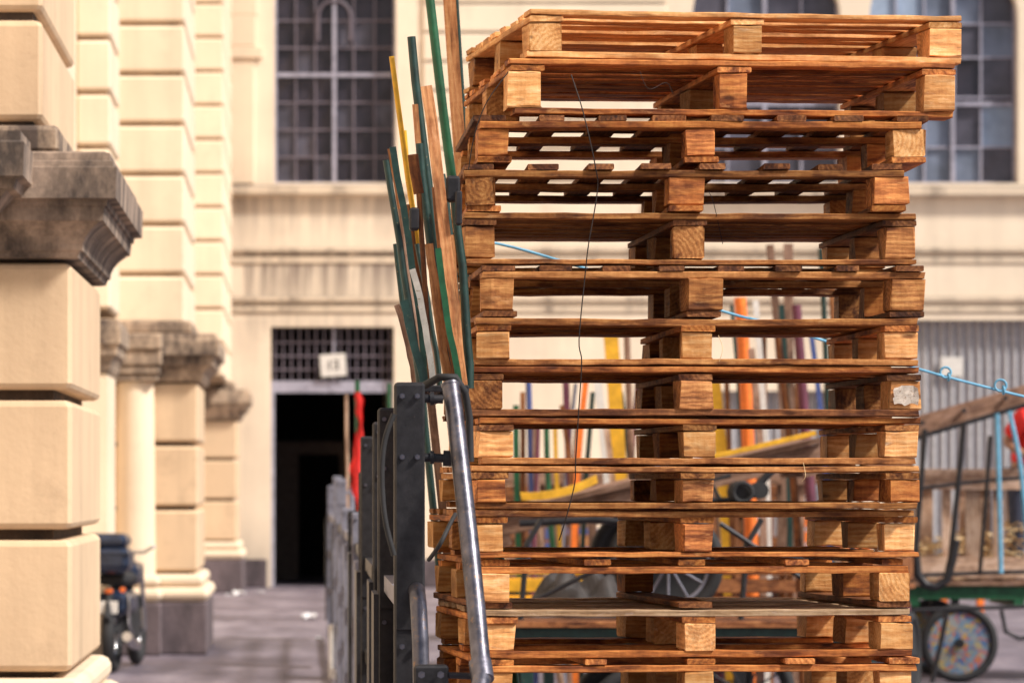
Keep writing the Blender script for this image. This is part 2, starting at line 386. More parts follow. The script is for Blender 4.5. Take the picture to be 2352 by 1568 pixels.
def window(a,b,z0,z1,xb,zb,mainx,mainz,pm,seed=1,fine=None,light=False):
    rr=random.Random(seed)
    gl=MB(); y=BY+.30
    X=[a]+xb+[b]; Z=[z0]+zb+[z1]
    for i in range(len(X)-1):
        for j in range(len(Z)-1):
            d=rr.uniform(-.006,.006)
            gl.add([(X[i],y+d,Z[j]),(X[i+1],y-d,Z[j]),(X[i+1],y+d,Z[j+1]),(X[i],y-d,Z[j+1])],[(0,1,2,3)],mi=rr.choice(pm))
    fr=MB()
    w=.035; so=0 if light else 1
    fr.box(a+.003,a+w,y-.09,y-.02,z0+.003,z1,0); fr.box(b-w,b-.003,y-.09,y-.02,z0+.003,z1,0); fr.box(a+w,b-w,y-.088,y-.022,z0+.003,z0+w,0)
    for x in xb:
        mn=x in mainx; h=.028 if mn else .013
        fr.box(x-h,x+h,y-(.10 if mn else .06),y-.015,z0+w,z1,0 if mn else so)
    for z in zb:
        mn=z in mainz; h=.028 if mn else .013
        fr.box(a+w,b-w,y-(.095 if mn else .055),y-.017,z-h,z+h,0 if mn else so)
    if fine:
        xc,zc,rad=fine
        pts=[(xc+rad*math.cos(t),y-.11,zc+rad*math.sin(t)) for t in [math.pi*k/16 for k in range(17)]]
        fr.tube([(xc+rad,y-.11,zc-.35)]+pts+[(xc-rad,y-.11,zc-.35)],.022,6,mi=1)
    f=fr.obj('window',[M_FRAME,M_FRAMED],bld,bo,label='tall window with grey metal glazing bars')
    gl.obj('glass',[M_GLASSD,M_GLASSM,M_GLASSL,M_GLASSP],f,Vector(bo)+f.location)
    return f
zz=[5.97+.405*k for k in range(1,9)]
window(-.45,1.35,5.97,WT,[-.13,.16,.44,.73,1.04],zz,[.44],[zz[3]],[0,0,0,0,1],seed=3,fine=(.44,8.45,.24))
for (a,b),sd in zip(wins[1:],(4,5,6)):
    n=4; st=(b-a)/n; xb=[a+st*k for k in range(1,n)]; mx=[xb[1]]
    if sd==5: xb=[8.78,9.2,9.62,10.04]; mx=[9.62]
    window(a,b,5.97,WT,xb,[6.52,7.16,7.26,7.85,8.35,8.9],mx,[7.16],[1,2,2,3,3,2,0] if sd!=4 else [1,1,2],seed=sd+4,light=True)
dr=MB()
dr.box(-.497,1.317,BY+.1,BY+.3,2.88,3.05,0)
for k in range(15):
    x=-.44+k*.121; dr.box(x-.011,x+.011,BY+.15,BY+.17,3.05,3.84,1)
for z in (3.22,3.42,3.62): dr.box(-.497,1.317,BY+.128,BY+.148,z-.012,z+.012,1)
dr.box(.42,.45,BY+.10,BY+.125,3.05,3.84,0)
for x in(-.497,1.27): dr.box(x,x+.047,BY+.09,BY+.32,.0,2.878,0)
dr.obj('doorway',[M_FRAME,M_FRAMED],bld,bo,label='tall doorway with barred transom grille')
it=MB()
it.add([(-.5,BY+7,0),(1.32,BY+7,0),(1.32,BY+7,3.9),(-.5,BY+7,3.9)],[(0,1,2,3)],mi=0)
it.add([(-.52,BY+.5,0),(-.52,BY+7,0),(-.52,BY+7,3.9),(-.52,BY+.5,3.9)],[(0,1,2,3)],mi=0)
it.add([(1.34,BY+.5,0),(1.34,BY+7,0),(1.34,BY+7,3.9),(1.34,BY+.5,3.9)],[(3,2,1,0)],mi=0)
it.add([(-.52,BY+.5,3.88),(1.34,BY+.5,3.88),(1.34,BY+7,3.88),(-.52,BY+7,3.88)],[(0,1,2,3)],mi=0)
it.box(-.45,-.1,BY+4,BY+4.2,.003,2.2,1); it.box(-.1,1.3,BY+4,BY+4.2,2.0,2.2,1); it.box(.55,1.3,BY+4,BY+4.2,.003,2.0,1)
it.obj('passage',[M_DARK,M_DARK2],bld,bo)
for a,b,zt in [(5.75,8.0,2.9),(9.0,13.4,3.95)]:
    sh=MB(); n=int((b-a)/.13)
    for k in range(n):
        x=a+.004+k*(b-a-.008)/n; w=(b-a)/n
        sh.add([(x,BY+.27,0),(x+w*.5,BY+.2,0),(x+w,BY+.27,0),(x,BY+.27,zt),(x+w*.5,BY+.2,zt),(x+w,BY+.27,zt)],[(0,1,4,3),(1,2,5,4)])
    sh.obj('shutter',M_SHUT,bld,bo,label='grey corrugated metal shutter')
bk=MB(); bk.box(-6,22,BY+7.1,BY+7.3,0,12); bk.obj('rear_wall',M_CREAM,bld,bo)
rf=MB(); rf.box(-6.2,22.2,BY-.4,BY+7.5,12.003,12.4); rf.obj('roof',M_TRIM,bld,bo)
for a,b in [(-1.0,-.56),(1.38,5.7),(8.05,8.95)]:
    bp=MB(); bp.blk(a,b,BY-.06,BY-.002,0,.42,.02); bp.obj('base_course',M_PLINTH,bld,bo)

def sign(x,z,w,h,y,txt,rot,label):
    e=empty('number_sign',(x,y,z),label,'sign',rot=(0,rot,0))
    b=MB(); b.blk(-w/2,w/2,-.012,.012,-h/2,h/2,.006); b.obj('sign_plate',M_WHITE,e)
    if txt:
        cu=bpy.data.curves.new('numerals','FONT'); cu.body=txt; cu.size=.20; cu.align_x='CENTER'; cu.align_y='CENTER'; cu.extrude=.003
        t=bpy.data.objects.new('tmp',cu); COL.objects.link(t)
        dg=bpy.context.evaluated_depsgraph_get(); me=bpy.data.meshes.new_from_object(t.evaluated_get(dg)); me.name='numerals'
        bpy.data.objects.remove(t)
        me.materials.clear(); me.materials.append(M_HAIR)
        o=bpy.data.objects.new('numerals',me); COL.objects.link(o); o.parent=e; o.location=(0,-.017,0); o.rotation_euler=(math.pi/2,0,0)
sign(.42,3.28,.38,.33,BY+.04,'13',math.radians(-4),'white plate numbered 13 hung on the door grille')
sign(sx(2190,BY),sz(842,BY),.33,.29,BY+.15,None,0,'small white plate fixed on the grey shutter')

# ------------------------------------------------------------ arcade building (along the lane)
arc=empty('arcade_building',(-1.9,30,0),'cream rusticated building with blackened pier cornices along the lane','building')
ao=(-1.9,30,0)
w=MB(); w.box(-6,-1.87,6,BY-.003,0,12.5); w.obj('wall',M_SIDE,arc,ao)
PROF=[(1,.0),(.99,.025),(.93,.035),(.925,.045),(.86,.048),(.80,.06),(.74,.080),(.69,.105),(.66,.122),(.655,.135),(.52,.14),(.515,.15),(.46,.153),(.45,.188),(.16,.192),(.15,.178),(.10,.175),(.09,.165),(.02,.162),(0,.14)]
def capital(x1,y0,y1,zt,zb,x0,mat,f=1,par=None,po=ao):
    m=MB(); h=zt-zb
    m.loft(x0,x1,y0,y1,[(zt-h*a,p*f) for a,p in PROF])
    return m.obj('capital',mat,par,po)
def rust(x0,x1,y0,y1,edges,j=.035,rec=.05,r=.025,name='pier',mat=M_PIER,label=None,jm=M_JOINT):
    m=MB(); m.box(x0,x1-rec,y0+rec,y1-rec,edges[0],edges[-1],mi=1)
    for a,b in zip(edges[:-1],edges[1:]): m.blk(x0+.002,x1,y0,y1,a+j/2,b-j/2,r)
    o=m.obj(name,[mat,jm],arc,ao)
    if label:o['label']=label
    return o
def plinth(x1,y0,y1,x0,par,po,zt=.70):
    m=MB()
    m.blk(x0,x1+.08,y0-.08,y1+.08,0,.47,.02,mi=1)
    m.blk(x0,x1+.10,y0-.10,y1+.10,.472,.60,.05,mi=0)
    m.blk(x0,x1+.05,y0-.05,y1+.05,.602,zt,.04,mi=0)
    return m.obj('plinth',[M_SIDE,M_PLINTH],par,po)
for i,(y0,y1) in enumerate([(15.45,17.6),(33.7,35.9),(53.0,55.2)]):
    cm=M_CAP if i==0 else M_CAP2
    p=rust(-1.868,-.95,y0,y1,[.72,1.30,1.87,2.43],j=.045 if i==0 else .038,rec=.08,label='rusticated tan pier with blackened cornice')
    pw=Vector(ao)+p.location
    capital(-.95,y0,y1,2.85,2.425,-1.9,cm,par=p,po=pw)
    if i==0:
        m=MB(); m.loft(-1.866,-1.26,14.95,15.2,[(2.56,.0),(2.60,.04),(2.66,.09),(2.665,.12),(2.70,.13),(2.71,.16),(2.84,.165),(2.85,.15),(2.885,.15)])
        m.obj('capital',cm,p,pw)
    plinth(-.95,y0,y1,-1.866,p,pw,.715)
    z=2.93 if i else 2.97; e=[]
    while z<12.4: e.append(z); z+=.446
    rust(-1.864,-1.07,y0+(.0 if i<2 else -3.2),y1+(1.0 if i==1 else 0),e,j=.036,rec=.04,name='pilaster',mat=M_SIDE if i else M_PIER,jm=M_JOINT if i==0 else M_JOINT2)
    m=MB(); m.blk(-1.862,-1.0,y0-.05,y1+.05,2.852,2.965,.02); m.obj('pilaster_base',M_CAP2,arc,ao)
e=[];z=2.93
while z<12.4: e.append(z); z+=.446
rust(-1.872,-1.59,31,32.5,e,j=.036,rec=.03,name='pilaster',mat=M_SIDE,jm=M_JOINT2)
m=MB(); m.box(-1.872,-1.62,31.05,32.4,.003,2.42); q=m.obj('pier',M_SIDE,arc,ao)
capital(-1.62,31.05,32.4,2.86,2.42,-1.9,M_CAP2,.6,q,Vector(ao)+q.location)
m=MB()
m.tube([(-1.50,33.66,.7),(-1.50,33.66,1.3),(-1.50,33.66,1.9),(-1.5,33.66,2.42)],.175,28,r1=.16)
c=m.obj('column',M_SIDE,arc,ao,label='smooth round engaged column'); cw=Vector(ao)+c.location
m=MB(); 
for a,b,q in [(2.42,2.48,.2),(2.482,2.56,.22),(2.562,2.70,.24),(2.702,2.84,.27)]: m.blk(-1.5-q,-1.5+min(q,.24),33.66-q,33.9,a,b,.015)
m.obj('capital',M_CAP2,c,cw)
m=MB(); m.blk(-1.76,-1.27,33.4,33.68,0,.47,.02,mi=1); m.blk(-1.77,-1.26,33.39,33.66,.472,.6,.05); m.blk(-1.73,-1.28,33.42,33.67,.602,.7,.04)
m.obj('plinth',[M_SIDE,M_PLINTH],c,cw)

# ------------------------------------------------------------ pallets
PY=10.5
def pallet(xl,xr,yt,yb,typ,yaw,mats,skip=(),label='',tintrange=(0,1),zover=None):
    th=math.radians(yaw); x0=sx(xl,PY); w_=1.22
    for _ in range(4): w_=((xr-CX)/F*(PY+w_*math.sin(th))-x0)/math.cos(th)
    if zover: z0,z1=zover
    else: z0,z1=sz(yb,PY),sz(yt,PY)
    h=z1-z0-.0015; D=1.0+R.uniform(-.02,.03); W=w_
    loc=Vector((x0,PY,z0))+Matrix.Rotation(th,3,'Z')@Vector((W/2,D/2,0))
    e=empty('wooden_pallet',loc,label,'pallet','wooden pallets in one tall stack',rot=(0,0,th))
    tb=R.uniform(.0165,.0195); top=MB(); st=MB(); bt=MB()
    T=lambda: R.uniform(*tintrange)
    if typ=='A':
        n=8; wid=.094; 
        for k in range(n):
            y=-D/2+wid/2+(D-wid)*k/(n-1)
            ww=wid*R.uniform(.82,1.05) if 0<k<n-1 else wid
            top.board((R.uniform(-.006,.006),y,h-tb/2),(W*R.uniform(.982,1.0),ww,tb*R.uniform(.75,1)),0,tint=T(),bow=.0035,jit=.0018,seg=.07)
        for x in (-W/2+.05,0,W/2-.05):
            st.board((x,0,h-tb*1.5-.001),(.095,D-.006,tb*.9),1,tint=T(),bow=.001)
        for y in (-D/2+.055,0,D/2-.055):
            bt.board((R.uniform(-.007,.007),y,tb/2+.001),(W*R.uniform(.975,1.0),.1,tb*R.uniform(.75,1)),0,tint=T(),bow=.003,jit=.0018,seg=.07)
    else:
        n=8 if yt<1200 else 5; wid=.085
        for k in range(n):
            x=-W/2+wid/2+(W-wid)*k/(n-1)+R.uniform(-.012,.012)
            top.board((x,R.uniform(-.016,.010),h-tb/2),(wid*R.uniform(.7,1.1),D*.985,tb*.9),1,tint=T(),bow=.002)
        for y in (-D/2+.05,0,D/2-.05):
            st.board((R.uniform(-.007,.007),y,h-tb*1.55-.001),(W*R.uniform(.975,1),.095,tb*1.05),0,tint=T(),bow=.003,jit=.0018,seg=.07)
        for x in (-W/2+.05,0,W/2-.05):
            bt.board((x,0,tb/2+.001),(.095,D-.01,tb*.9),1,tint=T(),bow=.001)
    top.obj('deck',mats[0],e); st.obj('stringer_board',mats[1],e); bt.obj('base_board',mats[2],e)
    zb0,zb1=tb+.0015,h-tb*2-.002
    for iy,y in enumerate((-D/2+.062,0,D/2-.062)):
        for ix,x in enumerate((-W/2+.047,0,W/2-.047)):
            if (ix,iy) in skip: continue
            b=MB(); bw=R.uniform(.078,.097); rz=R.uniform(-4,4)
            cc=Vector((x+R.uniform(-.004,.004),y+R.uniform(-.003,.008),(zb0+zb1)/2))
            MM=Matrix.Translation(cc)@Matrix.Rotation(math.radians(rz),4,'Z')
            tt=R.uniform(.3,1) if iy==0 else T()*.6
            b.board((0,0,0),(bw,R.uniform(.105,.13),zb1-zb0),R.choice((0,0,0,1)) ,jit=.0028,ch=.004,tint=tt,bow=.0008,seg=.03,ringoff=.12,M=MM)
            b.obj('block',mats[3] if R.random()<.72 else R.choice((W_MID,W_OR,W_NEW)),e)
    return e
M4=[W_MID]*4
rows=[
(1215,2212,18,132,'A',7.5,[W_NEW,W_NEW,W_NEW,W_NEW],(),'pale fresh timber pallet on top of the stack, turned askew',(.3,1)),
(1172,2198,132,262,'A',5.0,[W_OR,W_OR,W_OR,W_NEW],(),'reddish orange timber pallet with spotted end blocks in a stack',(.2,.9)),
(1095,2130,262,374,'B',.6,[W_DK,W_OR,W_OR,W_OR],(),'brown open-slatted pallet with rounded worn blocks in a stack',(.15,.85)),
(1070,2084,374,486,'B',0,[W_DK,W_MID,W_OR,W_OR],(),'aged orange-brown pallet with open slats in a stack',(.2,.95)),
(1060,2108,486,607,'A',2.2,[W_MID,W_DK,W_MID,W_MID],(),'aged brown pallet with close-boarded deck in a stack',(.2,.8)),
(1108,2125,607,728,'B',1.6,[W_DK,W_MID,W_DK,W_MID],(),'dull brown pallet with greyish blocks in a stack',(.1,.7)),
(1094,2113,728,840,'A',1.5,[W_MID,W_OR,W_MID,W_NEW],(),'yellowish timber pallet with cracked blocks in a stack',(.2,.9)),
(1076,2118,840,956,'A',2.0,[W_OR,W_DK,W_DK,W_MID],(),'worn pallet with torn paper label on corner block',(.1,.75)),
(1100,2113,956,1066,'A',2.8,[W_OR,W_MID,W_MID,W_NEW],(),'orange timber pallet with clean square blocks in a stack',(.1,.8)),
(1088,2114,1066,1170,'A',3.2,[W_MID,W_MID,W_MID,W_OR],(),'aged timber pallet with stained lower boards in a stack',(.2,.9)),
(1086,2110,1170,1283,'A',5.2,[W_MID,W_OR,W_OR,W_NEW],(),'timber pallet with orange blocks in a stack',(.1,.8)),
(1098,2094,1283,1398,'B',5.2,[W_OR,W_OR,W_DK,W_NEW],((1,0),(1,1)),'damaged timber pallet missing its middle blocks in a stack',(.1,.85)),
(1110,2096,1398,1512,'A',5.6,[W_LIT,W_OR,W_OR,W_NEW],(),'timber pallet with pale close-boarded deck low in stack',(.3,.9)),
(1104,2102,1512,1632,'B',5,[W_OR,W_OR,W_MID,W_NEW],(),'orange slatted pallet low in the stack',(.2,.9)),
]
pal=[pallet(*r) for r in rows]
zb=sz(1632,PY); n=6
for k in range(n):
    z1=zb-(zb/n)*k; z0=zb-(zb/n)*(k+1)
    pallet(1095+R.randint(-8,10),2105+R.randint(-8,8),0,0,'A' if k%2 else 'B',R.uniform(3.5,5.5),M4,(),'aged timber pallet at the foot of the stack',(.2,.8),(z0+.001,z1))
p8=pal[7]; lb=MB()
bl=[c for c in p8.children if c.name.startswith('block')]
cb=max(bl,key=lambda o:o.location.x-o.location.y)
vs=[];fs=[]
nx,nz=6,4
for i in range(nx+1):
    for j in range(nz+1):
        vs.append((-.034+.068*i/nx+R.uniform(-.004,.004),-.0685+R.uniform(-.002,.001)-(.004 if i==nx else 0),-.026+.050*j/nz+R.uniform(-.005,.005)))
for i in range(nx):
    for j in range(nz):
        a=i*(nz+1)+j; fs.append((a,a+nz+1,a+nz+2,a+1))
lb.add(vs,fs); o=lb.obj('paper_label',M_PAPER,cb)

# ------------------------------------------------------------ wires and ropes
def line(name,pts,r,mat,label,cat,sub=5):
    P=[Vector((sx(a,Y),Y,sz(b,Y))) for a,b,Y in pts]; out=[]
    for i in range(len(P)-1):
        p0=P[max(i-1,0)];p1=P[i];p2=P[i+1];p3=P[min(i+2,len(P)-1)]
        for k in range(sub):
            t=k/sub
            out.append(.5*((2*p1)+(p2-p0)*t+(2*p0-5*p1+4*p2-p3)*t*t+(3*p1-p0-3*p2+p3)*t**3))
    out.append(P[-1]); m=MB(); m.tube(out,r,6); o=m.obj(name,mat); o['label']=label;o['category']=cat
    return o
line('wire',[(1312,172,10.47),(1340,260,10.44),(1368,385,10.43),(1372,440,10.45),(1352,560,10.44),(1343,640,10.45),(1330,780,10.43),(1336,830,10.44),(1330,930,10.44),(1322,1060,10.44),(1320,1110,10.45),(1300,1190,10.44),(1284,1240,10.46)],.0017,M_WIRE,'thin dark wire hanging down the face of the pallets','wire')
line('wire',[(1168,165,10.46),(1118,235,10.44),(1090,310,10.44),(1076,390,10.46)],.0015,M_WIRE,'thin dark wire curling round the pallet corners','wire')
line('cable',[(985,1285,10.3),(1010,1250,10.2),(1035,1200,10.25),(1046,1180,10.3)],.006,M_BLACK,'black cable looped beside the steel post','cable')
line('cable',[(905,950,9.42),(884,1010,9.42),(877,1090,9.42),(884,1190,9.42),(905,1275,9.42)],.007,M_BLACK,'thick black cable looped on the steel post','cable')
line('wire',[(1660,560,10.7),(1640,470,10.46),(1628,440,10.44)],.001,M_WIRE,'loose strand of wire on a pallet','wire')
line('wire',[(1470,165,10.47),(1490,205,10.42),(1530,190,10.45),(1545,215,10.46)],.0008,M_WIRE,'loose strand of wire on a pallet','wire')
line('splinter',[(1845,1062,10.46),(1850,1092,10.44),(1842,1105,10.45)],.0008,M_STRAW,'curled wood splinter on a pallet edge','splinter')
line('splinter',[(1650,770,10.5),(1660,800,10.46),(1652,830,10.46)],.0008,M_STRAW,'curled wood splinter on a pallet edge','splinter')
line('rope',[(1000,545,12.2),(1145,560,12.2),(1330,612,12.3),(1665,716,12.4),(1745,737,12.5),(1905,786,12.6),(2120,850,12.8),(2200,872,12.9),(2330,905,13.0),(2420,925,13.1)],.0045,M_ROPE,'taut pale blue nylon rope strung behind the pallets','rope')
def knot(px,py,Y,r):
    m=MB(); m.torus((sx(px,Y),Y,sz(py,Y)),r,.004,'y',16,6); m.torus((sx(px+8,Y),Y+.01,sz(py+10,Y)),r*.7,.004,'x',14,6); o=m.obj('rope_knot',M_ROPE); o['label']='blue rope loop knotted on the taut line'; o['category']='rope'
knot(2172,855,12.85,.018); knot(2298,885,12.95,.02)

# ------------------------------------------------------------ poles beside the stack
TRAY_Z=1.755
def pole(x0,y0,x1,y1,Y,wd,mat,kind='round',label='',bend=0,zend=0.0,grp='poles bundled upright beside the pallets',tint=None):
    a=Vector((sx(x0,Y),Y,sz(y0,Y))); b=Vector((sx(x1,Y),Y,sz(y1,Y)))
    d=(b-a)/(b.z-a.z); foot=b+d*(zend-b.z) 
    foot.y=Y
    r=wd/F*Y/2; m=MB(); pts=[]
    if tint is None: tint=R.uniform(.3,.75)
    for k in range(9):
        t=k/8; p=a.lerp(foot,t); p.x+=bend*4*t*(1-t)+R.uniform(-.002,.002); pts.append(p)
    if kind=='round': m.tube(pts,r*.92,12,r1=r*1.08,tint=tint)
    else: m.tube(pts,r*1.35,4,r1=r*1.35,flat=.45,smooth=False,tint=tint)
    o=m.obj('pole',mat); o['label']=label; o['category']='pole'; o['group']=grp
    return o
PL=[
(900,130,968,600,10.42,13,M_YEL,'round','yellow painted pole leaning in the bundle',1),
(944,85,1003,560,10.38,21,M_TEAL,'round','dark green painted pole leaning in the bundle',1),
(984,-30,1040,420,11.75,23,M_GREEN,'round','green painted pole with chipped paint',0),
(1030,-40,1066,450,11.95,30,W_POLE,'flat','bare brown timber batten standing tall',0),
(1046,-30,1076,360,12.05,10,M_TEAL,'round','thin dark green rod',0),
(980,198,1056,850,9.95,27,W_POLE,'flat','wide light brown timber plank leaning in front of the bundle',2),
(955,240,998,620,10.34,14,W_POLE,'flat','short bare wooden batten',1),
(962,330,1002,640,10.30,20,M_TEAL,'round','dark painted pole in the bundle',1),
(885,368,962,870,10.00,16,M_TEAL,'round','dark green pole with peeling paint',1),
(901,338,980,870,10.18,16,M_TEAL,'flat','dark green batten with peeling paint',1),
(894,342,972,880,10.26,10,W_POLE,'round','thin bare wooden pole',1),
(950,500,990,760,10.46,13,M_YEL,'round','short yellow painted pole',1),
(948,618,990,850,9.95,15,M_OLDW,'flat','pale grey-white board with scuffs',1),
(1006,570,1050,850,9.88,15,M_GREEN,'flat','bright green painted batten',1),
(926,690,975,880,9.92,19,M_TEAL,'flat','broad dark green board with worn edge',1),
(1040,440,1068,760,10.24,20,M_TEAL,'round','dark green pole against the pallets',1),
(1026,640,1052,800,10.12,16,M_GREEN,'round','green pole behind the batten',1),
(985,560,1018,800,10.22,20,W_POLE,'flat','brown batten in the bundle',1),
(968,700,1002,880,10.14,18,W_GREY,'flat','weathered grey batten in the bundle',1),
(912,700,950,870,10.10,14,W_GREY,'flat','weathered short batten in the bundle',1),
(1000,430,1040,800,10.20,16,W_DK,'round','dark brown pole in the bundle',1),
(936,470,985,800,10.32,12,W_DK,'round','dark brown pole in the bundle',1),
(972,400,1015,760,10.44,12,M_TEAL,'round','thin dark green pole in the bundle',1),
(1018,400,1045,700,10.40,14,M_TEAL,'round','dark green pole with chipped paint',1),
(920,480,972,820,10.22,13,W_GREY,'round','thin weathered pole in the bundle',1),
(1036,540,1062,800,10.36,15,W_POLE,'flat','bare wooden batten by the pallets',1),
(958,560,1000,820,10.06,12,M_TEAL,'round','thin dark green pole in the bundle',1),
(908,560,958,850,10.30,12,M_TEAL,'round','thin dark green pole in the bundle',1),
(928,300,985,760,10.48,10,M_YEL,'round','thin yellow painted pole in the bundle',1),
(970,280,1020,760,10.50,10,W_DK,'round','thin dark brown pole in the bundle',1),
(1010,470,1044,820,10.28,11,M_YEL,'round','thin faded yellow pole in the bundle',1),
(940,520,982,840,10.40,11,M_GREEN,'round','thin green pole in the bundle',1),
(1052,300,1078,620,12.30,16,M_TEAL,'round','dark pole standing behind the pallets',0),
(978,820,1000,1050,12.15,20,W_GREY,'flat','weathered batten standing behind the steel post',0),
(960,800,985,1050,12.35,18,M_TEAL,'round','dark green pole standing behind the steel post',0),
]
for (a,b,c,d,Y,wd,mt,k,lab,tr_) in PL: pole(a,b,c,d,Y,wd,mt,k,label=lab,bend=R.uniform(-.008,.008),zend=TRAY_Z+.008 if tr_ else 0,tint=.75 if tr_==2 else None)
m=MB(); Y=9.98
m.tube([(sx(948,Y),Y,sz(355,Y)),(sx(953,Y),Y,sz(395,Y)),(sx(962,Y),Y,sz(445,Y))],.014,12,flat=.5)
m.tube([(sx(962,Y),Y,sz(445,Y)),(sx(975,Y),Y,sz(640,Y)),(sx(990,Y),Y,TRAY_Z+.01)],.007,8)
o=m.obj('wooden_paddle',W_DK); o['label']='dark brown paddle-shaped wooden handle among the poles'; o['category']='handle'
m=MB(); Y=9.97; m.blk(sx(1024,Y),sx(1056,Y),Y-.03,Y+.02,sz(465,Y),sz(405,Y),.008); m.blk(sx(1044,Y),sx(1060,Y),Y-.045,Y-.02,sz(520,Y),sz(440,Y),.006)
o=m.obj('metal_clamp',M_STEEL); o['label']='dark metal clamp gripping the poles'; o['category']='clamp'
m=MB(); m.blk(sx(940,Y),sx(962,Y),Y-.03,Y+.02,sz(530,Y),sz(478,Y),.006)
o=m.obj('metal_clamp',M_STEEL); o['label']='small worn metal clamp gripping the poles'; o['category']='clamp'
B2=[(1213,872,1218,1100,15,M_BLUE),(1236,955,1230,1100,12,M_PURPLE),(1255,960,1270,1100,14,M_GREEN),(1300,875,1310,1100,16,M_PURPLE),(1322,880,1316,1100,10,M_GSTEEL),
(1345,872,1340,1100,14,M_ORANGE),(1372,870,1380,1100,20,M_WHITE),(1403,768,1416,1100,34,M_YEL),(1440,770,1450,1100,16,W_GREY),(1466,860,1462,1100,12,M_PURPLE),
(1502,870,1510,1100,12,M_TEAL),(1640,868,1652,1100,28,M_YEL),(1700,683,1712,1100,30,M_ORANGE),(1735,690,1745,1100,14,M_WHITE),(1768,562,1782,1100,18,W_GREY),(1810,560,1822,1100,22,W_GREY),
(1828,700,1858,1100,24,M_PURPLE),(1885,570,1900,1100,14,M_TEAL),(1905,560,1930,1100,16,W_POLE),(1862,760,1875,1100,12,M_BLUE),(1680,700,1690,1100,10,M_TEAL),(1782,740,1806,1100,18,W_DK),(1275,980,1283,1100,10,M_YEL),(1390,960,1400,1100,14,W_PALE),(1230,940,1248,1100,14,W_PALE),
(1480,930,1492,1100,16,W_DK),(1425,900,1436,1100,14,M_TEAL),(1290,930,1296,1100,12,W_DK),(1200,900,1194,1100,12,W_DK),(1530,960,1520,1100,14,M_GSTEEL),(1755,760,1762,1100,14,W_DK),(1668,860,1676,1100,12,W_DK),
(1185,930,1190,1100,14,M_GREEN),(1330,940,1326,1100,14,W_GREY),(1362,900,1356,1100,12,M_TEAL),(1725,800,1728,1100,16,W_GREY),(1795,700,1800,1100,14,M_TEAL),(1840,830,1838,1100,18,W_DK)]
for (a,b,c,d,wd,mt) in B2:
    Y=24+R.uniform(-.8,.8); nm=mt.name.replace('_',' ').replace(' paint','').replace(' chipped','').replace('wood','wooden')
    pole(a,b,c,d,Y,wd,mt,R.choice(('flat','round')),label='%s pole standing upright among parked handcarts'%nm,grp='coloured poles standing among handcarts',bend=R.uniform(-.07,.07))

# ------------------------------------------------------------ steel barriers
def barrier(X,Y,ztop,gmat=M_STEEL):
    e=empty('steel_barrier',(X,Y,0),'black steel post with bolted brackets and worn tube rail' if gmat is M_STEEL else 'grey painted steel post of a barrier row','barrier','steel barrier posts along the lane')
    m=MB(); hw=.0385
    m.blk(-hw,hw,-.03,.03,0,ztop,.008)
    m.blk(-hw+.004,hw-.004,-.036,-.0305,ztop-.62,ztop-.006,.003)
    m.obj('post',gmat,e)
    for zz_ in (ztop-.035,ztop-.187,ztop-.66):
        for x in (-.019,.019):
            b=MB(); b.tube([(x,-.046,zz_),(x,-.036,zz_)],.0075,6,smooth=False); b.tube([(x,-.05,zz_),(x,-.046,zz_)],.005,8); b.obj('bolt',M_PIPE,e)
    return e
b0X,b0Y=sx(940,9.5),9.5; zt=sz(878,9.5)
e=barrier(b0X,b0Y,zt)
for y in (915,1050):
    z=sz(y,9.5); m=MB(); m.tube([(.039,0,z),(.085,0,z-.002)],.011,12); m.tube([(.052,0,z),(.062,0,z)],.017,12)
    if y==1050: m.tube([(.085,0,z-.002),(.122,0,z-.004)],.02,12)
    m.obj('bracket',M_STEEL,e)
def rel(px,py,Y): return Vector((sx(px,Y)-b0X,Y-b0Y,sz(py,Y)))
m=MB(); m.blk(.01,.165,.34,1.03,TRAY_Z-.012,TRAY_Z+.006,.003); m.tube([(.02,.03,TRAY_Z-.03),(.05,.5,TRAY_Z-.02)],.012,8); m.tube([(.10,.36,TRAY_Z-.02),(.10,.99,TRAY_Z-.02)],.010,8)
m.obj('tray',M_STEEL,e)
m=MB(); pts=[rel(1035,882,9.55),rel(1046,960,9.5),rel(1062,1100,9.4),rel(1078,1240,9.32),rel(1094,1400,9.22),rel(1104,1510,9.15),rel(1108,1550,9.12),rel(1100,1590,9.05),rel(1092,1700,9.0),rel(1092,2300,8.95)]
m.tube(pts,.0225,20,r1=.0235); m.tube([rel(1034.5,878,9.55),rel(1035.5,888,9.55)],.0245,20)
m.tube([rel(1103,1520,9.14),rel(1109,1560,9.11)],.028,20)
m.obj('tube_rail',M_PIPE,e)
m=MB(); pts=[rel(935,1420,9.75),rel(937,1372,9.7),rel(948,1350,9.6),rel(958,1356,9.45),rel(962,1400,9.4),rel(966,1480,9.38),rel(968,1600,9.36),rel(970,2300,9.3)]
m.tube(pts,.021,18); m.obj('tube_rail',M_PIPE,e)
m=MB(); a=rel(950,1525,9.2);b=rel(1030,1600,9.2); m.blk(a.x,b.x,a.y-.01,a.y+.02,b.z,a.z,.008)
c=rel(1030,1540,9.2);d=rel(1090,1552,9.2); m.tube([c+Vector((0,0,-.01)),d],.008,8); m.obj('bolt_plate',M_STEEL,e)
for px in(968,1012):
    m=MB(); c=rel(px,1548,9.18); m.tube([c,c+Vector((0,-.012,0))],.009,6,smooth=False); m.obj('bolt',M_PIPE,e)
m=MB(); pts=[rel(975,885,9.7),rel(1010,866,9.62),rel(1045,866,9.62),rel(1068,900,9.65),rel(1078,960,9.66),rel(1080,1060,9.66)]
m.tube(pts,.010,10); m.obj('cable',M_BLACK,e)
Ys=[11.7,13.1,14.6,16.4,18.4,21,24,27.5,31.5,37]
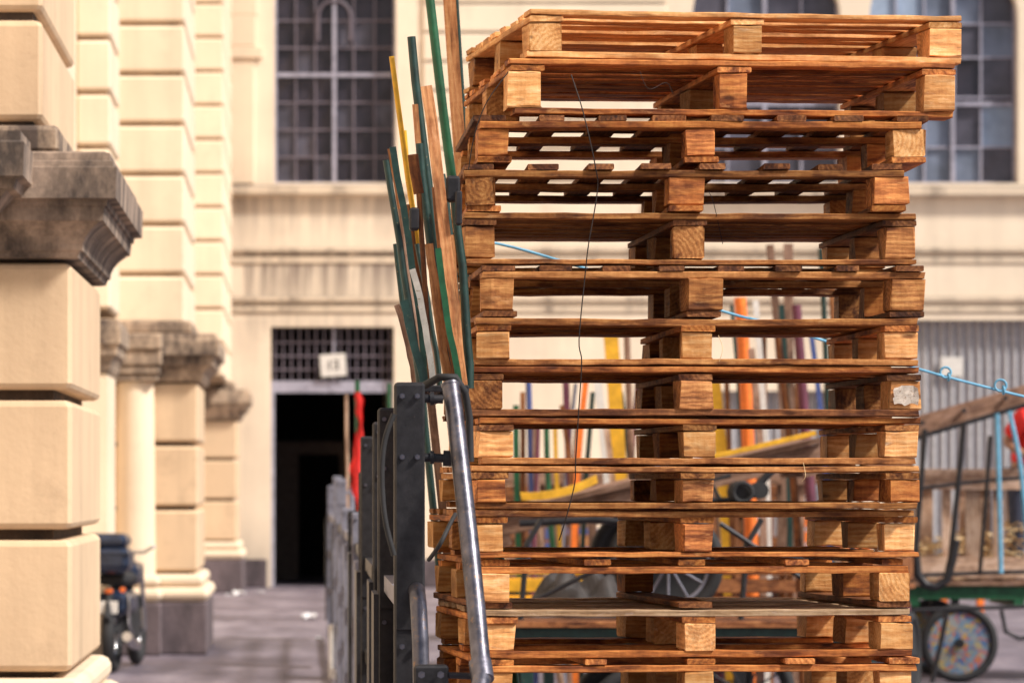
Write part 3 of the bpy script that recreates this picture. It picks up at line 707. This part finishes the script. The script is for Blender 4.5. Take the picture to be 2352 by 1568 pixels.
for k,Y in enumerate(Ys):
    gm=M_STEEL if k in(0,1,2,3,5) else M_GSTEEL
    X=.262+R.uniform(-.012,.015); zt_=(1.74,1.72,1.69,1.56,1.37,1.36,1.36,1.55,1.58,1.50)[k]
    e2=barrier(X,Y,zt_,gmat=gm)
    m=MB(); m.tube([(.075,.02,zt_-.06),(.08,0,1.2),(.09,-.05,.8),(.09,-.06,.0)],.02,12)
    for z in(zt_-.1,zt_-.24): m.tube([(.039,0,z),(.075,0.01,z)],.01,8)
    m.obj('tube_rail',M_PIPE if k<5 else M_GSTEEL,e2)
    prev=9.6 if k==0 else Ys[k-1]
    m=MB()
    for z in (1.2,.85,.5,.12): m.box(-.02,.02,-(Y-prev)+.06,-.035,z-.025,z+.025)
    m.obj('side_rail',M_STEEL if k%3 else M_GSTEEL,e2)
    m=MB(); m.box(-.06,-.045,-.5,-.1,.2,1.18); m.obj('side_panel',M_GSTEEL if k in(3,5,6,7) else M_STEEL,e2)
m=MB(); m.blk(sx(755,29.5),sx(800,29.5),29.2,29.6,0,.42,.02); o=m.obj('concrete_block',M_WHITE); o['label']='pale concrete block at the foot of a post';o['category']='block'
fe=empty('flag_pole',(sx(824,26.0),26.0,0),'green pole with a red cloth tied to it','pole')
m=MB(); m.tube([(0,0,0),(0,0,1.2),(-.01,0,2.22)],.018,10); m.obj('pole_shaft',M_GREEN,fe)
m=MB(); vs=[];fs=[]; nz=40; nx=8
for j in range(nz+1):
    t=j/nz; z=2.14-t*.87; wd=.022+.022*math.exp(-((t-.60)/.10)**2)+.007*math.sin(t*19)+.005*math.sin(t*43)
    for i in range(nx+1):
        u=i/nx-.5; vs.append((-.005+u*2*wd+.014*math.sin(t*7)+.006*math.sin(t*29),-.035-.02*math.cos(u*6)+.018*math.sin(u*20+t*9),z+.01*math.sin(u*9)))
for j in range(nz):
    for i in range(nx):
        a=j*(nx+1)+i; fs.append((a,a+1,a+nx+2,a+nx+1))
m.add(vs,fs,smooth=True); m.obj('red_cloth',M_RED,fe)
pole(893,880,897,1100,26,10,M_GREEN,'round',label='thin green pole by the barrier row')
pole(795,905,798,1100,28,8,W_PALE,'round',label='thin pale pole by the barrier row')

# ------------------------------------------------------------ handcarts
def wheel(par,c,r,disc,mat_disc,name='wheel'):
    t=MB(); t.torus(c,r-.035,.035,'y',40,10); w_=t.obj(name,M_BLACK,par); w0=w_.location.copy()
    d=MB()
    if disc:
        d.tube([(c[0],c[1]-.012,c[2]),(c[0],c[1]+.012,c[2])],r-.05,40,smooth=False)
    else:
        d.torus(c,r-.07,.012,'y',36,8)
        for k in range(12):
            a=math.pi*2*k/12; d.tube([(c[0],c[1],c[2]),(c[0]+(r-.07)*math.cos(a),c[1],c[2]+(r-.07)*math.sin(a))],.006,6)
    d.obj('wheel_disc',mat_disc,w_,w0)
    h=MB(); h.tube([(c[0],c[1]-.05,c[2]),(c[0],c[1]+.05,c[2])],.035,14); h.obj('hub',M_STEEL,w_,w0)
    return w_
def handcart(loc,rot,r,label,beam,bed,disc=True,dm=M_DISC,L=(-1.3,1.2),side=0,wd=.55,legs=True,sidemat=None,clear=.03,sh=1.0):
    e=empty('handcart',loc,label,'handcart','wooden handcarts parked in the yard',rot=rot)
    z=r*2+clear
    m=MB()
    for y in(-wd+.08,wd-.08): m.board(((L[0]+L[1])/2,y,z+.05),(L[1]-L[0],.07,.10),0,tint=.5)
    for k in range(4):
        x=L[0]+.1+(L[1]-L[0]-.2)*k/3; m.board((x,0,z-.03),(.08,wd*2-.05,.055),1,tint=.4)
    m.obj('chassis',beam,e)
    m=MB(); n=7
    for k in range(n): m.board(((L[0]+L[1])/2,-wd+.07+(wd*2-.14)*k/(n-1),z+.118),(L[1]-L[0]-.02,wd*2/n-.02,.03),0)
    m.obj('bed',bed,e)
    m=MB(); m.tube([(0,-wd-.14,r),(0,wd+.14,r)],.022,12)
    for y in(-wd+.08,wd-.08):
        m.box(-.03,.03,y-.02,y+.02,r+.01,z-.002)
    m.obj('axle',M_STEEL,e)
    for y in(-wd-.1,wd+.1): wheel(e,(0,y,r),r,disc,dm)
    if legs:
        for x in (L[1]-.12,L[0]+.18):
            for y in(-wd+.08,wd-.08):
                m=MB(); m.board((x,y,(z-.06)/2),(.06,.05,z-.065),2); m.obj('leg',beam,e)
    if side:
        for y in(-wd+.03,wd-.03):
            m=MB()
            for zz_ in (.24,.92*sh): m.board(((L[0]+L[1])/2,y,z+zz_),(L[1]-L[0],.03,.16*min(1,sh+.2)),0,tint=R.uniform(.4,.8),bow=.01)
            k=L[0]+.06
            while k<L[1]-.03: m.board((k,y+.034,z+.13+.42*sh),(R.uniform(.06,.12),.025,.86*sh),2,tint=R.uniform(.1,.9),bow=.008); k+=R.uniform(side*.7,side*1.4)
            m.obj('side_panel',sidemat or W_GREY,e)
    return e,z
CYR=29.6
ca,zc=handcart((sx(2200,29.0),CYR,0),(0,0,0),.30,'green wooden handcart with paint-splattered disc wheel and slatted sides',M_GREEN,W_GREY,L=(-.42,2.2),legs=False,side=.22,sidemat=W_PALE)
co=Vector(ca.location)
m=MB(); a=Vector((sx(2095,28.6),28.75,sz(985,28.6)))-co; b=Vector((sx(2352,28.6),28.75,sz(908,28.6)))-co; d=(b-a).normalized(); b=b+d*.9; 
Lh=(b-a).length; ang=math.atan2((b-a).z,(b-a).x)
MM=Matrix.Translation((a+b)/2)@Matrix.Rotation(-ang,4,'Y')
m.board((0,0,0),(Lh,.07,.16),0,M=MM,bow=.01,tint=.6); m.board((-.1,-.06,-.075),(Lh*.9,.03,.035),0,M=MM,mi=1)
for k in range(5): 
    p=MM@Vector((-Lh/2+.1+k*.33,-.05,.02)); m.tube([p,p+Vector((0,-.03,0))],.018,8,mi=1)
m.obj('shaft',[W_GREY,M_STEEL],ca)
m=MB()
def rc(px,py,Y=28.6): return Vector((sx(px,Y),Y,sz(py,Y)))-co
m.tube([rc(2124,985),rc(2118,1080),rc(2108,1200),rc(2103,1290),rc(2115,1335),rc(2145,1347),rc(2172,1330),rc(2183,1280),rc(2192,1200),rc(2204,1080),rc(2214,970)],.022,10)
m.tube([rc(2103,1270),rc(2108,1320),rc(2125,1342),rc(2150,1348),rc(2175,1330),rc(2186,1290),rc(2196,1240)],.034,10)
m.tube([rc(2175,1405),rc(2160,1480),rc(2140,1568)],.02,8)
for y in(1315,1395): m.tube([rc(2090,y+6),rc(2250,y),rc(2420,y-4)],.016,8)
m.tube([rc(2300,1400),rc(2310,1450),rc(2340,1465),rc(2400,1460)],.016,8)
m.tube([rc(2250,1320),rc(2262,1180),rc(2275,1000)],.016,8); m.tube([rc(2120,1120),rc(2250,1105),rc(2420,1090)],.014,8)
m.obj('iron_bracket',M_STEEL,ca)
line('rope',[(2290,950,28.5),(2293,1050,28.5),(2296,1180,28.5),(2299,1315,28.5)],.018,M_ROPE,'pale blue rope hanging from the cart shaft','rope')
line('rope',[(2318,945,28.5),(2335,1020,28.5),(2345,1080,28.5),(2352,1150,28.5),(2365,1315,28.5)],.018,M_ROPE,'pale blue rope slanting down from the cart shaft','rope')
m=MB()
for k in range(1100):
    x=R.uniform(-.4,2.0); y=R.uniform(-.42,.42); h=.24*max(0,1-((x-.8)/1.5)**2)+.03; z=zc+.15+R.uniform(0,h)*1.6
    a=R.uniform(0,6.3); l=R.uniform(.05,.14); dz=R.uniform(-.03,.05)
    m.tube([(x,y,z),(x+l*math.cos(a),y+l*math.sin(a),z+dz)],.007,3,cap=False,smooth=False)
o=m.obj('straw',M_STRAW); o.location+=co; o['label']='loose dry straw heaped on the handcart bed'; o['category']='straw'; o['kind']='stuff'
# carts behind the stack
cb_,zz_=handcart((sx(1545,20.5),21.0,sz(1288,20.5)-.30),(0,math.radians(-13),0),.30,'tilted handcart with black wheels propped on another cart',W_GREY,W_GREY,disc=True,dm=M_BLACK,L=(-.9,1.0),legs=False)
m=MB(); m.board((.66,-.57,zz_+.165),(.62,.02,.028),0); m.obj('yellow_board',M_YEL,cb_)
m=MB(); m.board((-.45,-.62,zz_+.19),(.42,.02,.045),0,bow=.03,seg=.06); m.obj('yellow_board',M_YEL,cb_)
m=MB(); m.tube([(.1,-.60,zz_+.12),(.25,-.64,zz_-.05),(.5,-.64,zz_-.1),(.7,-.62,zz_+.03)],.022,8); m.tube([(-.7,-.6,zz_+.05),(-.3,-.64,zz_-.02),(.0,-.64,zz_-.12)],.02,8); m.obj('iron_bracket',M_STEEL,cb_)
handcart((sx(1690,22),22.6,0),(0,0,math.radians(4)),.30,'dark green handcart supporting a tilted one',M_TEAL,W_DK,disc=False,dm=M_STEEL,L=(-1.3,.75))
handcart((sx(1520,27),27.5,0),(0,0,math.radians(-3)),.32,'weathered handcart with slatted side parked by coloured poles',M_TEAL,W_DK,disc=False,dm=M_GSTEEL,L=(-1.2,1.4),side=.4,sidemat=W_GREY)
handcart((sx(1350,31),31,0),(0,0,math.radians(80)),.32,'dark handcart parked end-on with chrome wheels',M_TEAL,W_DK,disc=False,dm=M_CHROME,L=(-1.0,1.0),side=.3,sidemat=W_DK,sh=.5)
handcart((sx(1850,26),25.6,0),(0,0,math.radians(72)),.33,'maroon handcart parked end-on beside coloured poles',M_PURPLE,W_DK,disc=True,dm=M_BLACK,L=(-1.0,.9),side=.4,sidemat=W_DK)
handcart((sx(1960,33),33.5,0),(0,0,math.radians(10)),.34,'orange handcart with spoked wheels by the shutter',M_ORANGE,W_GREY,disc=False,dm=M_GSTEEL,L=(-1.2,1.2))
ce,zce=handcart((sx(1480,18.4),18.6,0),(0,0,math.radians(-2)),.33,'dark low-sided handcart behind the pallet stack',M_TEAL,W_DK,disc=True,dm=M_BLACK,L=(-.75,1.15),side=0,clear=.06)
m=MB()
for xx in (-.6,-.1,.45,.95): m.tube([(xx,-.5,zce+.14),(xx+.03,-.5,zce+.5),(xx+.10,-.48,zce+.62)],.014,8)
m.tube([(-.62,-.5,zce+.42),(.2,-.5,zce+.38),(1.05,-.5,zce+.46)],.016,8); m.tube([(-.6,-.5,zce+.2),(.1,-.52,zce+.55)],.012,8); m.tube([(.95,-.5,zce+.2),(.35,-.52,zce+.6)],.012,8)
m.obj('iron_frame',M_STEEL,ce)
handcart((sx(1420,36),37,0),(0,0,math.radians(5)),.33,'green handcart with slatted side by the wall',M_GREEN,W_DK,disc=False,dm=M_GSTEEL,L=(-1.3,1.6),side=.3,sidemat=W_DK,sh=.8)
se=empty('spare_wheel',(sx(1535,18.3),18.3,.856),'large black tyred wheel standing on a handcart bed','wheel')
wheel(se,(0,0,.27),.27,False,M_GSTEEL)
m=MB(); vs=[];fs=[];nu,nv=26,12
for i in range(nu+1):
    for j in range(nv+1):
        u=i/nu; v_=j/nv; x=(u-.5)*.6; y=(v_-.5)*.5
        hgt=.20*(math.sin(math.pi*u)**.5)*(math.sin(math.pi*v_)**.5)*(1+.35*math.sin(u*17+v_*5)+.25*math.sin(v_*17-u*13))
        vs.append((x+.02*math.sin(v_*20),y,hgt))
for i in range(nu):
    for j in range(nv):
        a=i*(nv+1)+j; fs.append((a,a+nv+1,a+nv+2,a+1))
m.add(vs,fs,smooth=True); o=m.obj('tarpaulin',M_TARP); o.location=(sx(1330,18.8),18.82,.86+.11); o['label']='crumpled dark brown tarpaulin bundled on a handcart';o['category']='tarpaulin'
def crate(px,Y,w,h,d,z,mat,lab,ry=0):
    e=empty('slatted_crate',(sx(px,Y),Y,z),lab,'crate','slatted crates among the handcarts',rot=(0,0,ry)); m=MB(); n=3
    for k in range(n):
        zc_=h*(.16+.34*k)
        m.board((0,-d/2,zc_),(w,.015,h*.24),0); m.board((0,d/2,zc_),(w,.015,h*.24),0)
        m.board((-w/2,0,zc_),(.015,d-.02,h*.24),1); m.board((w/2,0,zc_),(.015,d-.02,h*.24),1)
    m.board((0,0,.01),(w-.02,d-.02,.015),0)
    for a in(-1,1):
        for b in(-1,1): m.board((a*(w/2-.03),b*(d/2-.03),h/2),(.035,.035,h),2)
    m.obj('slats',mat,e)
crate(1240,22.6,.5,.3,.4,.76,M_YEL,'yellow slatted crate on a handcart bed')
crate(1400,28.0,.6,.35,.4,.80,W_POLE,'bare wooden slatted crate on a handcart bed')
crate(1330,31.2,.7,.35,.4,.81,M_BLUE,'blue slatted crate on a handcart bed')
crate(1720,22.4,.5,.3,.4,.76,W_DK,'dark wooden slatted crate on a handcart bed')
crate(1900,33.4,.7,.4,.4,.85,M_ORANGE,'orange slatted crate on a handcart bed')
crate(1600,36.8,.9,.5,.5,.85,W_DK,'large dark slatted crate on a handcart bed')
crate(1250,36.8,.9,.6,.5,.85,W_GREY,'large weathered slatted crate on a handcart bed')
m=MB(); Y=20.2; X0=sx(1700,Y); Z0=sz(1130,Y)
m.tube([(X0,Y-.1,Z0),(X0,Y+.1,Z0)],.06,18); m.tube([(X0+.1,Y-.08,Z0+.01),(X0+.1,Y+.1,Z0+.01)],.045,16); m.blk(X0-.1,X0+.16,Y-.06,Y+.06,Z0-.11,Z0-.05,.01); m.torus((X0,Y-.12,Z0),.05,.012); m.tube([(X0-.1,Y,Z0-.05),(X0-.16,Y,Z0+.06),(X0-.05,Y,Z0+.09)],.012,8)
o=m.obj('winch',M_BLACK); o['label']='small black winch on a tilted handcart'; o['category']='winch'
# ------------------------------------------------------------ person on the cart
def skin(name,vs,es,rad,mat,parent,sub=2):
    me=bpy.data.meshes.new(name); me.from_pydata(vs,es,[]); ob=bpy.data.objects.new('tmp_'+name,me); COL.objects.link(ob)
    md=ob.modifiers.new('s','SKIN'); 
    for i,r in enumerate(rad):
        d=me.skin_vertices[0].data[i]; d.radius=(r if isinstance(r,tuple) else (r,r)); d.use_root=(i==0)
    md.use_smooth_shade=True
    ss=ob.modifiers.new('u','SUBSURF'); ss.levels=sub; ss.render_levels=sub
    dg=bpy.context.evaluated_depsgraph_get(); m2=bpy.data.meshes.new_from_object(ob.evaluated_get(dg)); m2.name=name
    bpy.data.objects.remove(ob); m2.materials.clear(); m2.materials.append(mat)
    for p in m2.polygons: p.use_smooth=True
    o=bpy.data.objects.new(name,m2); COL.objects.link(o); o.parent=parent; return o
PX=sx(2358,29.9); pe=empty('person',(PX,29.85,zc+.135),'person in a red shirt and dark trousers standing on handcart','person',rot=(0,0,math.radians(20)))
J=[(0,0,.86),(0,0,1.0),(0,-.02,1.2),(0,-.03,1.33),(0,-.05,1.42),(0,-.07,1.50),(0,-.07,1.60),
(-.09,0,.82),(-.10,-.02,.46),(-.10,.02,.07),(-.11,-.13,.03),(.09,0,.82),(.10,-.02,.46),(.10,.02,.07),(.11,-.13,.03),
(-.17,-.03,1.32),(-.26,-.06,1.08),(-.20,-.26,.98),(-.17,-.33,.97),(.17,-.03,1.32),(.26,-.02,1.06),(.22,-.2,.95),(.2,-.27,.94)]
E=[(0,1),(1,2),(2,3),(3,4),(4,5),(5,6),(0,7),(7,8),(8,9),(9,10),(0,11),(11,12),(12,13),(13,14),(3,15),(15,16),(16,17),(17,18),(3,19),(19,20),(20,21),(21,22)]
rad=[(.14,.10),(.13,.095),(.15,.1),(.13,.09),.05,.085,.085,.085,.06,.04,.035,.085,.06,.04,.035,.055,.042,.03,.028,.055,.042,.03,.028]
# bend the upper body forward over the load
def lean(p):
    x,y,z=p
    if z>.9:
        a=math.radians(28)*min(1,(z-.9)/.3); dz=z-.9; return (x,y-dz*math.sin(a),.9+dz*math.cos(a))
    return p
skin('body',[lean(p) for p in J],E,rad,M_SKIN,pe)
for hx,hy,hz in((-.17,-.33,.97),(.2,-.27,.94)):
    hx,hy,hz=lean((hx,hy,hz))
    vs=[(hx,hy,hz),(hx,hy-.05,hz)];es=[(0,1)];rr=[(.03,.015),(.032,.014)]
    for k,l in enumerate((.06,.07,.065,.05)):
        o_=-.024+k*.016; i=len(vs); vs+=[(hx+o_,hy-.06,hz),(hx+o_,hy-.06-l*.5,hz-.01),(hx+o_,hy-.06-l*.9,hz-.03)]; es+=[(1,i),(i,i+1),(i+1,i+2)]; rr+=[.009,.008,.007]
    i=len(vs); s_=1 if hx<0 else -1; vs+=[(hx+s_*.035,hy-.03,hz-.005),(hx+s_*.05,hy-.06,hz-.015)]; es+=[(0,i),(i,i+1)]; rr+=[.01,.009]
    skin('hand',vs,es,rr,M_SKIN,pe,1)
skin('shirt',[lean(p) for p in [(0,0,.84),(0,0,1.0),(0,-.02,1.2),(0,-.03,1.34),(0,-.045,1.41),(-.17,-.03,1.33),(-.25,-.055,1.12),(.17,-.03,1.33),(.25,-.02,1.1)]],[(0,1),(1,2),(2,3),(3,4),(3,5),(5,6),(3,7),(7,8)],[(.165,.125),(.155,.115),(.175,.12),(.145,.105),.065,.085,.075,.085,.075],M_RED,pe)
skin('trousers',[(0,0,.88),(-.09,0,.80),(-.10,-.02,.46),(-.10,.02,.1),(.09,0,.80),(.10,-.02,.46),(.10,.02,.1)],[(0,1),(1,2),(2,3),(0,4),(4,5),(5,6)],[(.15,.115),.1,.078,.062,.1,.078,.062],M_JEAN,pe)
skin('hair',[lean((0,-.04,1.58)),lean((0,-.055,1.64))],[(0,1)],[(.095,.1),(.07,.07)],M_HAIR,pe)

# ------------------------------------------------------------ motorcycle by the wall
me_=empty('motorcycle',(-1.50,30.9,0),'blue-black motorcycle with a large top case parked by the wall','motorcycle',rot=(0,0,math.radians(-6)))
def wh(y):
    t=MB(); t.torus((0,y,.30),.25,.05,'x',32,10); o=t.obj('wheel',M_BLACK,me_); 
    d=MB(); d.torus((0,y,.30),.19,.012,'x',28,6)
    for k in range(10):
        a=k*.628; d.tube([(0,y,.3),(0,y+.19*math.cos(a),.3+.19*math.sin(a))],.006,5)
    d.tube([(-.06,y,.3),(.06,y,.3)],.03,12); d.obj('rim',M_CHROME,o,o.location)
wh(-.45); wh(.85)
m=MB(); m.tube([(0,-.45,.3),(.0,-.1,.42),(0,.25,.36),(0,.5,.75),(0,.62,.85)],.035,10); m.tube([(0,-.5,.72),(0,0,.68),(0,.5,.8)],.03,8)
m.blk(-.11,.11,-.05,.35,.22,.52,.04); m.obj('frame',M_BLACK,me_)
m=MB(); m.tube([(-.07,.85,.3),(-.07,.62,.85)],.022,8); m.tube([(.07,.85,.3),(.07,.62,.85)],.022,8); m.obj('fork',M_CHROME,me_)
m=MB(); m.blk(-.12,.12,.1,.5,.68,.88,.06); m.obj('fuel_tank',M_NAVY,me_)
m=MB(); m.blk(-.12,.12,-.5,.12,.70,.80,.04); m.obj('seat',M_BLACK,me_)
m=MB(); m.blk(-.22,.18,-.78,-.42,.80,1.02,.07); m.blk(-.20,.16,-.76,-.44,1.0,1.12,.05); m.box(-.222,.182,-.785,-.415,.955,.97); m.obj('top_case',M_NAVY,me_)
m=MB(); m.tube([(-.34,.5,1.0),(-.1,.6,.95),(.1,.6,.95),(.2,.5,1.0)],.016,8); m.tube([(-.3,.52,1.0),(-.33,.55,1.12)],.008,6); m.obj('handlebar',M_CHROME,me_)
m=MB(); m.blk(-.03,.03,-.66,-.6,.64,.68,.012); m.tube([(.11,-.64,.67),(.11,-.6,.67)],.022,12); m.obj('tail_light',M_LAMP,me_)
m=MB(); m.blk(-.08,.08,-.69,-.68,.48,.58,.004); m.obj('licence_plate',M_WHITE,me_)
m=MB(); m.blk(-.13,.13,-.55,.1,.45,.66,.06); m.obj('side_cover',M_NAVY,me_)
m=MB(); m.tube([(.12,.1,.2),(.15,-.3,.22),(.16,-.72,.3)],.04,12); m.tube([(.14,-.5,.62),(.15,-.55,.4),(.14,-.3,.3)],.012,8); m.obj('exhaust',M_CHROME,me_)
m=MB(); m.tube([(0,-.12,.58),(0,-.35,.64),(0,-.6,.6),(0,-.74,.42)],.07,10,flat=.4); m.obj('mudguard',M_BLACK,me_)

# ------------------------------------------------------------ litter
for (px,py,s_) in [(552,1368,.09),(530,1372,.06),(712,1422,.09),(600,1362,.05),(735,1470,.04),(255,1520,.05)]:
    Y=F*EYE/(py-CY); m=MB(); vs=[];fs=[]
    nn=7
    for i in range(nn):
        for j in range(nn):
            vs.append((sx(px,Y)+(i/nn-.5)*s_*2.2,Y+(j/nn-.5)*s_*2,.012+R.uniform(0,s_*.75)))
    for i in range(nn-1):
        for j in range(nn-1):
            a=i*nn+j; fs.append((a,a+nn,a+nn+1,a+1))
    m.add(vs,fs); o=m.obj('litter',M_LITTER); o['label']='crumpled scrap of white plastic on the paving'; o['category']='litter'; o['group']='litter on the paving'

# ------------------------------------------------------------ light, camera
wd=bpy.data.worlds.new('World'); scene.world=wd; wd.use_nodes=True; nt=wd.node_tree
bg=nt.nodes['Background']; sk=nt.nodes.new('ShaderNodeTexSky'); sk.sky_type='NISHITA'; sk.sun_disc=False
el=math.radians(45); sv=Vector((.87,-.50,0)).normalized()
sk.sun_elevation=el; sk.sun_rotation=math.atan2(sv.x,sv.y); sk.air_density=1; sk.dust_density=3
nt.links.new(sk.outputs[0],bg.inputs[0]); bg.inputs[1].default_value=.105
sd=bpy.data.lights.new('sun','SUN'); sd.energy=5.0; sd.angle=math.radians(7); sd.color=(1,.94,.86)
so=bpy.data.objects.new('sun',sd); COL.objects.link(so)
dirv=Vector((sv.x*math.cos(el),sv.y*math.cos(el),math.sin(el)))
so.rotation_euler=dirv.to_track_quat('Z','Y').to_euler(); so.location=(10,-10,20)
cd=bpy.data.cameras.new('camera'); co_=bpy.data.objects.new('camera',cd); COL.objects.link(co_); scene.camera=co_
co_.location=(0,0,EYE); co_.rotation_euler=(math.pi/2,0,0)
cd.sensor_width=36; cd.lens=36*F/2352; cd.shift_x=(1176-CX)/2352; cd.shift_y=(CY-784)/2352
cd.clip_end=600; cd.clip_start=.1
cd.dof.use_dof=True; cd.dof.focus_distance=10.5; cd.dof.aperture_fstop=6.0
scene.view_settings.view_transform='Standard'; scene.view_settings.look='None'; scene.view_settings.exposure=0
